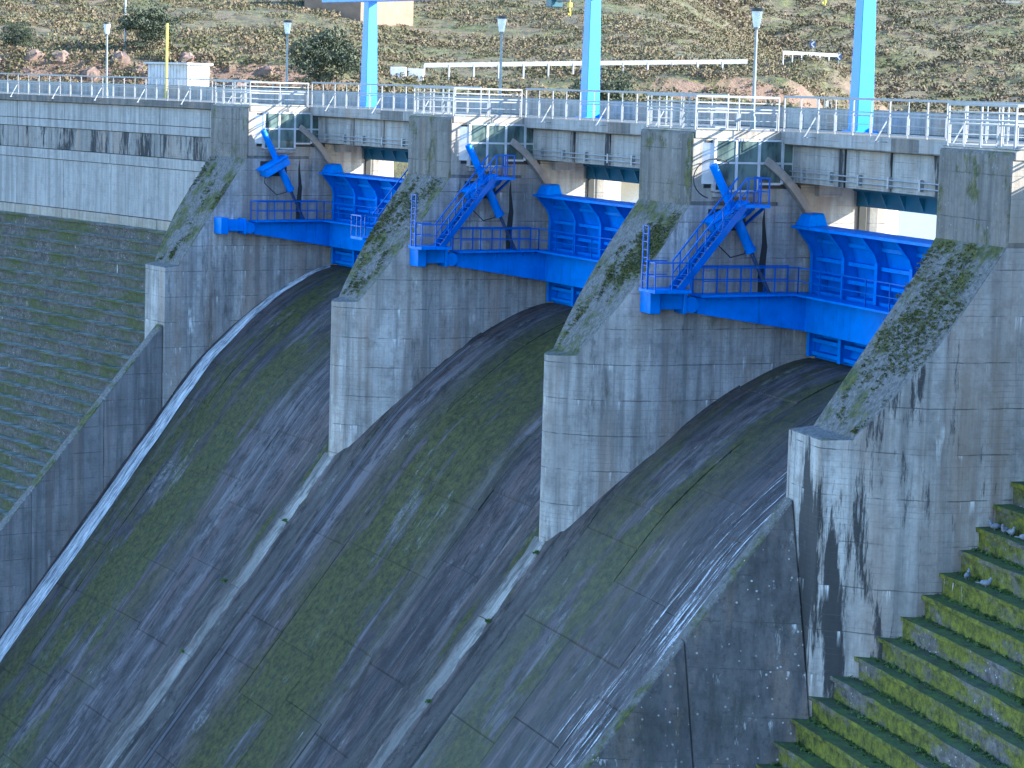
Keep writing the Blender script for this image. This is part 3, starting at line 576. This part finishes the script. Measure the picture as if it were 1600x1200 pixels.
MB().box(-1.76,1.755,-.975,1.0,0,2.56).build('wall', m_white, h); MB().box(-1.95,1.95,-1.2,1.2,2.56,2.68).build('roof', m_white, h)
p = tag(empty('yellow_pole', P(-13.38,0,8.6,.06)), 'plain yellow steel pole in front of the white hut', 'pole'); MB().tube((0,0,0),(0,0,4.75), .085, n=12).build('shaft', m_yellow, p); MB().box(-.2,.2,-.2,.2,0,.05).build('base_plate', m_yellow, p)
# ------------------------------------------------------------------ water
rows = []; uvs = []
for i, r in enumerate(RS):
    if r > 5.2: continue
    cu = np.interp(r, [-26,-13.9,-10.8,-7,-3.7,-.5,2,5.2], [3.1,3.1,3.15,3.2,3.15,2.9,2.7,2.6]); wd = np.interp(r, [-26,-10,-4,0,3,5.2], [.85,.78,.68,.5,.3,.14])
    row = []; uu = []
    for j in range(9):
        x = j/8*2-1; hgt = .03+.10*(1-x*x)+.05*math.sin(i*1.7+j*2.1)*(1-x*x)
        row.append(PA(TH(1), cu+wd*x+.05*math.sin(i*.9), r, prof(r)+hgt)); uu.append((x*wd+2, slen(r)))
    rows.append(row); uvs.append(uu)
tag(uvmesh('water_stream', rows, uvs, m_stream), 'white rushing ribbon of water along the left wall of the chute', 'water')
rows = []; uvs = []
for r in RS:
    if r > 4.9: continue
    rows.append([PA(TH(3), PITCH(r)-15.5+13.3*j/24, r, prof(r)+.055) for j in range(25)]); uvs.append([(13.3*j/24, slen(r)) for j in range(25)])
tag(uvmesh('water_film', rows, uvs, m_film), 'thin streaky film of water running down the right chute', 'water')
rows = [[P(t, 0, r, -4.7) for t in np.arange(-24, 20, 2)] for r in (6.2, 20, 60, 140, 260, 420)]
tag(MB().quadgrid(rows).build('reservoir', m_water), kind='structure')
# pipe along the middle chute
pp = MB(); rl = [r for r in RS if r < 1.2]
for a, b in zip(rl[:-1], rl[1:]): 
    for du in (0, .13): pp.tube(PA(TH(2), 2.75+du, a, prof(a)+.06), PA(TH(2), 2.75+du, b, prof(b)+.05), .016, n=6)
tag(pp.build('conduit', m_pipe), 'pale thin twin conduit running down the left edge of the middle chute', 'pipe')
# ------------------------------------------------------------------ hillside
def smooth(a, b, x): x = min(1, max(0, (x-a)/(b-a))); return x*x*(3-2*x)
def pn(x, y):
    return (math.sin(x*.071+1.3)*math.cos(y*.083+.4)+.5*math.sin(x*.19+y*.11)+.33*math.cos(x*.31-y*.27+2)+.2*math.sin(x*.63+y*.57))/2
def terrain(s, t):
    a = t/s; n = pn(s, t)
    rock = 1-smooth(-.10, -.03, a); sb = 178+max(0, a+.08)*55
    plate = -6+6.5*smooth(sb-22, sb-7, s)+(1.5*rock+.7+1.5*smooth(-.03, .09, a))*smooth(sb, sb+3, s)
    rise = (.115*max(0, s-sb-2)+n*.9*smooth(sb, sb+22, s))*(1-smooth(.03, .135, a))
    near = -6+(plate+6)*(1-smooth(.105, .16, a))+rise
    far = -6+.118*max(0, s-322)+n*2.4*smooth(330, 420, s)+(4*math.sin(t*.02)+3)*smooth(380, 600, s)
    bend = -6+11.5*math.exp(-((a-.114)/.045)**2-((s-258)/20)**2)
    return max(near, far, bend)
ss = list(np.arange(110, 270, 1.6))+list(np.arange(270, 620, 5))+list(np.arange(620, 1500, 30)); aa = np.linspace(-.42, .42, 190)
hm = MB(); V = [[ST(s, a*s, terrain(s, a*s)) for a in aa] for s in ss]; hm.v = [tuple(p) for r_ in V for p in r_]; na = len(aa)
rad = [math.hypot(p[0], p[1]+R0)-R0 for p in hm.v]
for i in range(len(ss)-1):
    for j in range(na-1):
        q = (i*na+j, i*na+j+1, (i+1)*na+j+1, (i+1)*na+j)
        if min(rad[x] for x in q) > 9.6: hm.f.append(q)
k = N('hillside ground'); p = k.pos(); c = k.mix(k.ramp(k.noise(p, .16, 7, .65), .36, .62), (.20,.145,.085), (.12,.135,.035)); c = k.mix(k.ramp(k.noise(p, .7, 8, .8), .44, .58, 0, .85), c, (.055,.05,.028))  # dark noise patches imitate the shading among the bushes
g2 = k.n('ShaderNodeNewGeometry'); sn = k.n('ShaderNodeSeparateXYZ'); k.L(g2.outputs['True Normal'], sn.inputs[0]); c = k.mix(k.ramp(sn.outputs[2], .86, .72), c, k.mix(k.noise(p, 1.2, 7, .7), (.10,.07,.05), (.34,.22,.15)))
k.col(c); k.rough(.95); k.bump(k.noise(p, 2.2, 7, .75), 1., .35); m_hill = k.m
tag(hm.build('hillside', m_hill), kind='structure')
tag(MB().quadgrid([[(x, y, -46) for x in (-900, 0, 900)] for y in (-900, -60, 8)]).build('valley_floor', plain('low-bounce valley floor', (.02,.03,.035), .3)), kind='structure')  # unseen floor, coloured dark to cut warm bounce onto the dam
# foliage: clumps of small leaf faces
def leafmat(name, cols, sc):
    k = N(name); p = k.pos(); r = k.n('ShaderNodeValToRGB'); e = r.color_ramp.elements; e[0].position = .3; e[0].color = (*cols[0], 1); e[1].position = .7; e[1].color = (*cols[-1], 1)
    for i, cc in enumerate(cols[1:-1]): x = e.new(.3+.4*(i+1)/(len(cols)-1)); x.color = (*cc, 1)
    n = k.math('ADD', k.math('MULTIPLY', k.noise(p, sc, 3), .75), k.math('MULTIPLY', k.noise(p, sc*9, 2), .25)); k.L(n, r.inputs[0]); k.col(r.outputs[0]); k.rough(.85); return k.m
m_scrub = leafmat('scrub leaves', [(.035,.034,.014),(.165,.12,.07),(.075,.075,.026),(.20,.15,.10)], .35)
m_scrubf = leafmat('far scrub leaves', [(.032,.032,.016),(.145,.108,.066),(.062,.062,.025),(.17,.128,.085)], .12)
m_tree = leafmat('shrub leaves', [(.022,.034,.016),(.05,.062,.032),(.10,.11,.075)], 1.5); m_bark = plain('bark', (.10,.075,.05), .9)
def leaves(centers, radii, nleaf, size, name, mat, parent=None, flat=.7):
    C_ = np.repeat(np.asarray(centers, float), nleaf, 0); Rd = np.repeat(np.asarray(radii, float), nleaf); n = len(C_)
    d = rng.normal(size=(n,3)); d /= np.linalg.norm(d, axis=1)[:,None]; d[:,2] = np.abs(d[:,2])*.9-.08
    rad = Rd*(.45+.55*rng.random(n)**.5); pos = C_+d*rad[:,None]*np.array([1,1,flat])
    a = rng.normal(size=(n,3)); a /= np.linalg.norm(a,axis=1)[:,None]; b = np.cross(a, rng.normal(size=(n,3))); b /= np.linalg.norm(b,axis=1)[:,None]
    sz = (size*Rd*(.6+.8*rng.random(n)))[:,None]; V = np.stack([pos-a*sz*.5, pos+b*sz*.35, pos+a*sz*.7, pos-b*sz*.35], 1).reshape(-1,3)
    me = bpy.data.meshes.new(name); me.vertices.add(len(V)); me.vertices.foreach_set('co', V.ravel()); me.loops.add(4*n); me.loops.foreach_set('vertex_index', np.arange(4*n)); me.polygons.add(n)
    me.polygons.foreach_set('loop_start', np.arange(0,4*n,4)); me.update(calc_edges=True); me.materials.append(mat); o = bpy.data.objects.new(name, me); COL.objects.link(o)
    if parent: o.parent = parent
    return o
cs = []; rd = []
while len(cs) < 11500:
    s = 174+rng.random()**1.3*150; a = -.30+rng.random()*.50; t = a*s
    if terrain(s, t) < -1.5: continue
    g_ = pn(s*2.3, t*2.1+9); 
    if g_ > .18 and rng.random() < .8: continue
    if math.hypot(ST(s,t).x, ST(s,t).y+R0)-R0 < 10.5: continue
    r = .40+.75*rng.random()**2; p = ST(s, t, terrain(s,t)); cs.append((p.x,p.y,p.z-.05)); rd.append(r)
for i in range(170):
    x = random.uniform(-60, 440); s = random.uniform(176, 181); t = (x-800)/3831*s; p = ST(s, t, terrain(s,t)); cs.append((p.x,p.y,p.z-.1)); rd.append(random.uniform(.5,1.1))
tag(leaves(cs, rd, 50, .21, 'hillside_scrub', m_scrub), 'low olive and brown scrub covering the near hillside', 'scrub', kind='stuff')
cs = []; rd = []
while len(cs) < 15000:
    s = 318+rng.random()*330; a = -.02+rng.random()*.32; t = a*s; z = terrain(s, t)
    if z < -5.3 or (s < 300 and z > 0): continue
    if pn(s*1.3, t*1.7) > .3 and rng.random() < .7: continue
    r = .7+1.3*rng.random()**2; p = ST(s, t, z); cs.append((p.x,p.y,p.z-.1)); rd.append(r)
tag(leaves(cs, rd, 30, .27, 'far_scrub', m_scrubf), 'dense dark scrub covering the far hillside', 'scrub', kind='stuff')
for (x, s, rr, nm) in ((502, 174, 2.9, 'rounded dark evergreen shrub behind the railing by the first gantry column'), (222, 184, 2.5, 'rounded grey-green shrub behind the white hut'), (928, 172, 2.6, 'rounded shrub behind the middle gantry column'), (22, 184, 1.5, 'small dark shrub in the rocky bank away from the hut')):
    t = (x-800)/3831*s; z = max(terrain(s, t), -1.0)-.3; root = tag(empty('shrub', ST(s, t, z)), nm, 'shrub', 'shrubs on the bank')
    br = MB()
    for i in range(7): an = i*.9; br.tube((0,0,-.2), (math.cos(an)*rr*.5, math.sin(an)*rr*.5, rr*(.7+.3*random.random())), .07, .02, 6)
    br.build('trunk', m_bark, root)
    cc = []; cr = []
    for i in range(60):
        d = Vector((random.gauss(0,1), random.gauss(0,1), random.gauss(0,.8))).normalized()*rr*random.uniform(.3,.85); cc.append((d.x, d.y, rr*.85+d.z*.9)); cr.append(random.uniform(.28,.5)*rr*.7)
    leaves(cc, cr, 150, .20, 'crown', m_tree, root, flat=1.)
# rocks in the bank
m_rock = plain('bank rock', (.22,.15,.115), .95, 0, .6, 2.5, bump=1.)
for i in range(24):
    x = random.uniform(-20, 430); s = 178.6+random.uniform(-.5, 2.6); t = (x-800)/3831*s; z = terrain(s, t)-.25; r = random.uniform(.3, .85)
    mb = MB(); ring = []
    for j, (hh, q) in enumerate(((-.6,.9),(-.1,1.1),(.45,.85),(.8,.35))):
        ring.append([(math.cos(a_*math.pi/4)*r*q*random.uniform(.5,1.25), math.sin(a_*math.pi/4)*r*q*random.uniform(.75,1.2), hh*r*random.uniform(.9,1.2)) for a_ in range(8)])
    ring = [rw+[rw[0]] for rw in ring]; mb.quadgrid(ring); mb.f.append(tuple(27+q for q in range(8)))
    o = mb.build('bank_rock', m_rock); o.location = ST(s, t, z); tag(o, 'reddish brown rock in the bank behind the left end of the railing', 'rock', 'rocks in the roadside bank')
# ruin house, guardrails, barriers, signs, fence
m_house = plain('ochre render', (.22,.15,.10), .9, 0, .25, 1.)
hs = tag(empty('ruined_house', ST(232, (548-800)/3831*232, 0), -.9), 'roofless ochre house on the grassy slope above the shrub', 'house'); hz = terrain(232, (548-800)/3831*232); hs.location.z = hz-.4
for a in ((-5,5,-3,-2.7,0,4.2),(-5,5,2.7,3,0,4.2),(-5,-4.7,-2.7,2.7,0,4.6),(4.7,5,-2.7,2.7,0,3.2)): MB().box(*a).build('wall', m_house, hs)
for u in (-2.6, 1.8): MB().box(u-.5,u+.5,-3.04,-3.0,1.3,2.4).build('window', m_black, hs)
def guard(label, pts, zf, grp='roadside guardrails'):
    root = tag(empty('guardrail', ST(pts[0][0], pts[0][1], terrain(*pts[0]))), label, 'guardrail', grp); inv = Matrix.Translation(-root.location)
    z0, z1 = terrain(*pts[0])+zf, terrain(*pts[-1])+zf; W = [ST(s, t, z0+(z1-z0)*i/(len(pts)-1)) for i, (s, t) in enumerate(pts)]
    for a, b in zip(W[:-1], W[1:]):
        MB().beam(a+Vector((0,0,.6)), b+Vector((0,0,.6)), .06, .34).build('beam', m_galv, root).matrix_parent_inverse = inv
        MB().beam(a-Vector((0,0,1.2)), a+Vector((0,0,.62)), .12).build('post', m_galv, root).matrix_parent_inverse = inv
def ptx(x0, x1, s0, s1, n): return [(s0+(s1-s0)*i/n, (x0+(x1-x0)*i/n-800)/3831*(s0+(s1-s0)*i/n)) for i in range(n+1)]
guard('white roadside guardrail running behind the middle gantry column', ptx(650, 1150, 187, 196, 13), .35)
guard('thin far guardrail high on the scrub hillside', ptx(1135, 1640, 520, 524, 30), .5)
guard('curving guardrail at the bend with chevron signs', ptx(1205, 1290, 250, 262, 6), 1.1)
for x, s, nm in ((610, 184, 'pale concrete barrier block on the side of the dark shrub'), (637, 185, 'pale concrete barrier block right at the end of the white guardrail')):
    t = (x-800)/3831*s; b_ = tag(empty('concrete_block', ST(s, t, terrain(s,t)+.25)), nm, 'block', 'barrier blocks'); MB().prism([(-.3,-.5),(.3,-.5),(.2,.62),(-.2,.62)], -.6, .6).build('block', m_white, b_, bevel=.03); b_.rotation_euler.z = -yaw
m_sign = plain('sign blue', (.03,.055,.13), .5)
for x, s, zz, nm in ((1250, 258, .3, 'small dark chevron road sign on the lamp post side of the bend'), (1291, 262, .6, 'small dark chevron road sign on the gantry column side of the bend')):
    t = (x-800)/3831*s; sg = tag(empty('chevron_sign', ST(s, t, terrain(s,t)), -yaw), nm, 'sign', 'chevron signs'); MB().beam((0,0,-1),(0,0,zz+1.4), .08).build('post', m_galv, sg)
    MB().box(-.34,.34,-.06,-.02,zz+.7,zz+1.34).build('panel', m_sign, sg); mb = MB(); mb.beam((.15,-.075,zz+.7),(-.15,-.075,zz+1.), .02, .12); mb.beam((-.15,-.075,zz+1.),(.15,-.075,zz+1.3), .02, .12); mb.build('chevron', m_white, sg)
fg = tag(empty('wire_fence_gate', ST(170, (1272-800)/3831*170, -.4), -yaw), 'small wire mesh gate panel by the bank path', 'fence gate')
for a, b_ in (((-.5,0,0),(-.5,0,1.7)),((.5,0,0),(.5,0,1.7)),((-.5,0,1.7),(.5,0,1.7)),((-.5,0,.9),(.5,0,.9)),((-.5,0,.1),(.5,0,.1)),((0,0,.1),(0,0,1.7))): MB().beam(a, b_, .05).build('frame_bar', m_galv, fg)
MB().box(.08,.3,-.03,.0,1.1,1.5).build('notice', m_white, fg)
# ------------------------------------------------------------------ pigeons, weeds
m_bird = plain('pigeon grey', (.20,.22,.26), .7, 0, .4, 9.); m_leaf = leafmat('weed leaves', [(.04,.09,.015),(.09,.16,.03)], 4)
import bmesh
def bird(p, rz, label):
    root = tag(empty('pigeon', p, rz), label, 'pigeon', 'pigeons on the steps')
    bm = bmesh.new()
    for c, sc in (((0,0,.13),(.17,.085,.085)), ((.13,0,.20),(.06,.05,.07)), ((.16,0,.27),(.045,.04,.042)), ((-.2,0,.11),(.11,.04,.02))):
        bmesh.ops.create_uvsphere(bm, u_segments=10, v_segments=7, radius=1, matrix=Matrix.Translation(c) @ Matrix.Diagonal((*sc,1)))
    bmesh.ops.create_cone(bm, segments=6, radius1=.012, radius2=.002, depth=.05, cap_ends=True, matrix=Matrix.Translation((.215,0,.265)) @ Matrix.Rotation(math.pi/2, 4, 'Y'))
    for y in (-.03,.03): bmesh.ops.create_cone(bm, segments=6, radius1=.01, radius2=.01, depth=.09, cap_ends=True, matrix=Matrix.Translation((.02,y,.04)))
    me = bpy.data.meshes.new('body'); bm.to_mesh(me); bm.free(); me.materials.append(m_bird)
    for q in me.polygons: q.use_smooth = True
    o = bpy.data.objects.new('body', me); COL.objects.link(o); o.parent = root
for i, (si, arc) in enumerate(((4,4.4),(5,2.75),(5,3.35),(5,3.7),(5,4.5),(7,3.2),(7,4.3))):
    z = -7.58-.657*si; r = SR(z)+.22; bird(PA(TH(4), arc, r, z+.01), random.uniform(0,6.2), 'grey pigeon resting on a mossy step beside the end pier')
def weed(p, sz, label):
    o = leaves([(0,0,0)]*5, [sz]*5, 16, .55, 'weed', m_leaf, flat=.8); o.location = p; tag(o, label, 'weed', 'weeds in the concrete joints')
for kk, a, r in ((2,.2,-6.9),(2,-1.4,-9.2),(2,-.6,-11.5),(3,.35,-4.95),(3,.5,-6.9),(3,.4,-9.2)):
    weed(PA(TH(kk), a, r, prof(r)+.22), .15, 'small green weed growing in a joint of the divider ridge')
# grass wisps on the mossy treads
cs = []; rd = []
for i in range(3200):
    si = random.randint(5, 22); z = -7.58-.657*si; r = SR(z)+random.uniform(.3,.5); cs.append(tuple(PA(TH(4), random.uniform(-1.0, 20), r, z))); rd.append(random.uniform(.06,.14))
tag(leaves(cs, rd, 7, .8, 'tread_grass', leafmat('tread grass', [(.03,.06,.012),(.07,.13,.02)], 1.), flat=.9), 'short green grass and moss tufts on the mossy steps', 'grass', kind='stuff')

from mathutils import noise as mnoise
# moss cushions on the sloping pier tops
m_cush = leafmat('moss cushions', [(.025,.035,.01),(.07,.08,.015),(.14,.13,.025)], 2.5)
for k, root, lim in ((1, pl1, .62), (2, pl2, .38), (3, pl3, .50), (4, pl4, .30)):
    cs = []; rd = []; tries = 0
    while len(cs) < 1300 and tries < 6000:
        tries += 1; r = random.uniform(-3.8, -.05); wl = tap(r) if k in (2, 3) else tapE(r); u = random.uniform(-wl, wl)*.96
        nz = mnoise.noise(Vector((u*.55+k*9.1, r*.55+k*3.7, k*5.))) + .55*mnoise.noise(Vector((u*1.9, r*1.9, k*7.))) + .5*math.exp(-((r+1.5)/1.0)**2)
        if nz+random.uniform(-.25,.25) < lim: continue
        cs.append((u, r, -2.75+r*(8.39-2.75)/3.88)); rd.append(random.uniform(.04, .11))
    if cs: leaves(cs, rd, 12, .55, 'moss', m_cush, root, flat=.8)['kind'] = 'stuff'

# slender street light and hanging cables
t_ = (186-800)/3831*186; sl_ = tag(empty('street_light', ST(186, t_, terrain(186, t_)-.2)), 'slender pale street light pole on the bank behind the hut', 'street light')
MB().tube((0,0,0),(0,0,6.6), .09, .06, 8).build('pole', m_galv, sl_)
arm = MB(); pts = [(0,0,6.55),(.15,.1,7.2),(.5,.3,7.6),(1.1,.6,7.75)]
for p, q in zip(pts[:-1], pts[1:]): arm.tube(p, q, .05, n=6)
arm.build('arm', m_galv, sl_); MB().box(.95,1.5,.45,.75,7.68,7.82).build('lamp_head', m_grey, sl_)
for k, nm in ((3, 'black cable looping from the cabin round the brown streaked pier'), (4, 'black cable hanging beside the stained end pier pillar')):
    c_ = tag(frame('cable', TH(k)), nm, 'cable', 'hanging cables'); mb = MB(); u0 = 2.45 if k == 3 else -2.32
    pts = [(u0, .9+.9*math.cos(a), -1.75+.75*math.sin(a)) for a in np.linspace(.9, 4.4, 16)] if k == 3 else [(u0, 3.9-.25*i, -1.2-.16*i-.02*i*i) for i in range(8)]
    for p, q in zip(pts[:-1], pts[1:]): mb.tube(p, q, .022, n=6)
    mb.build('sheath', m_hose, c_)
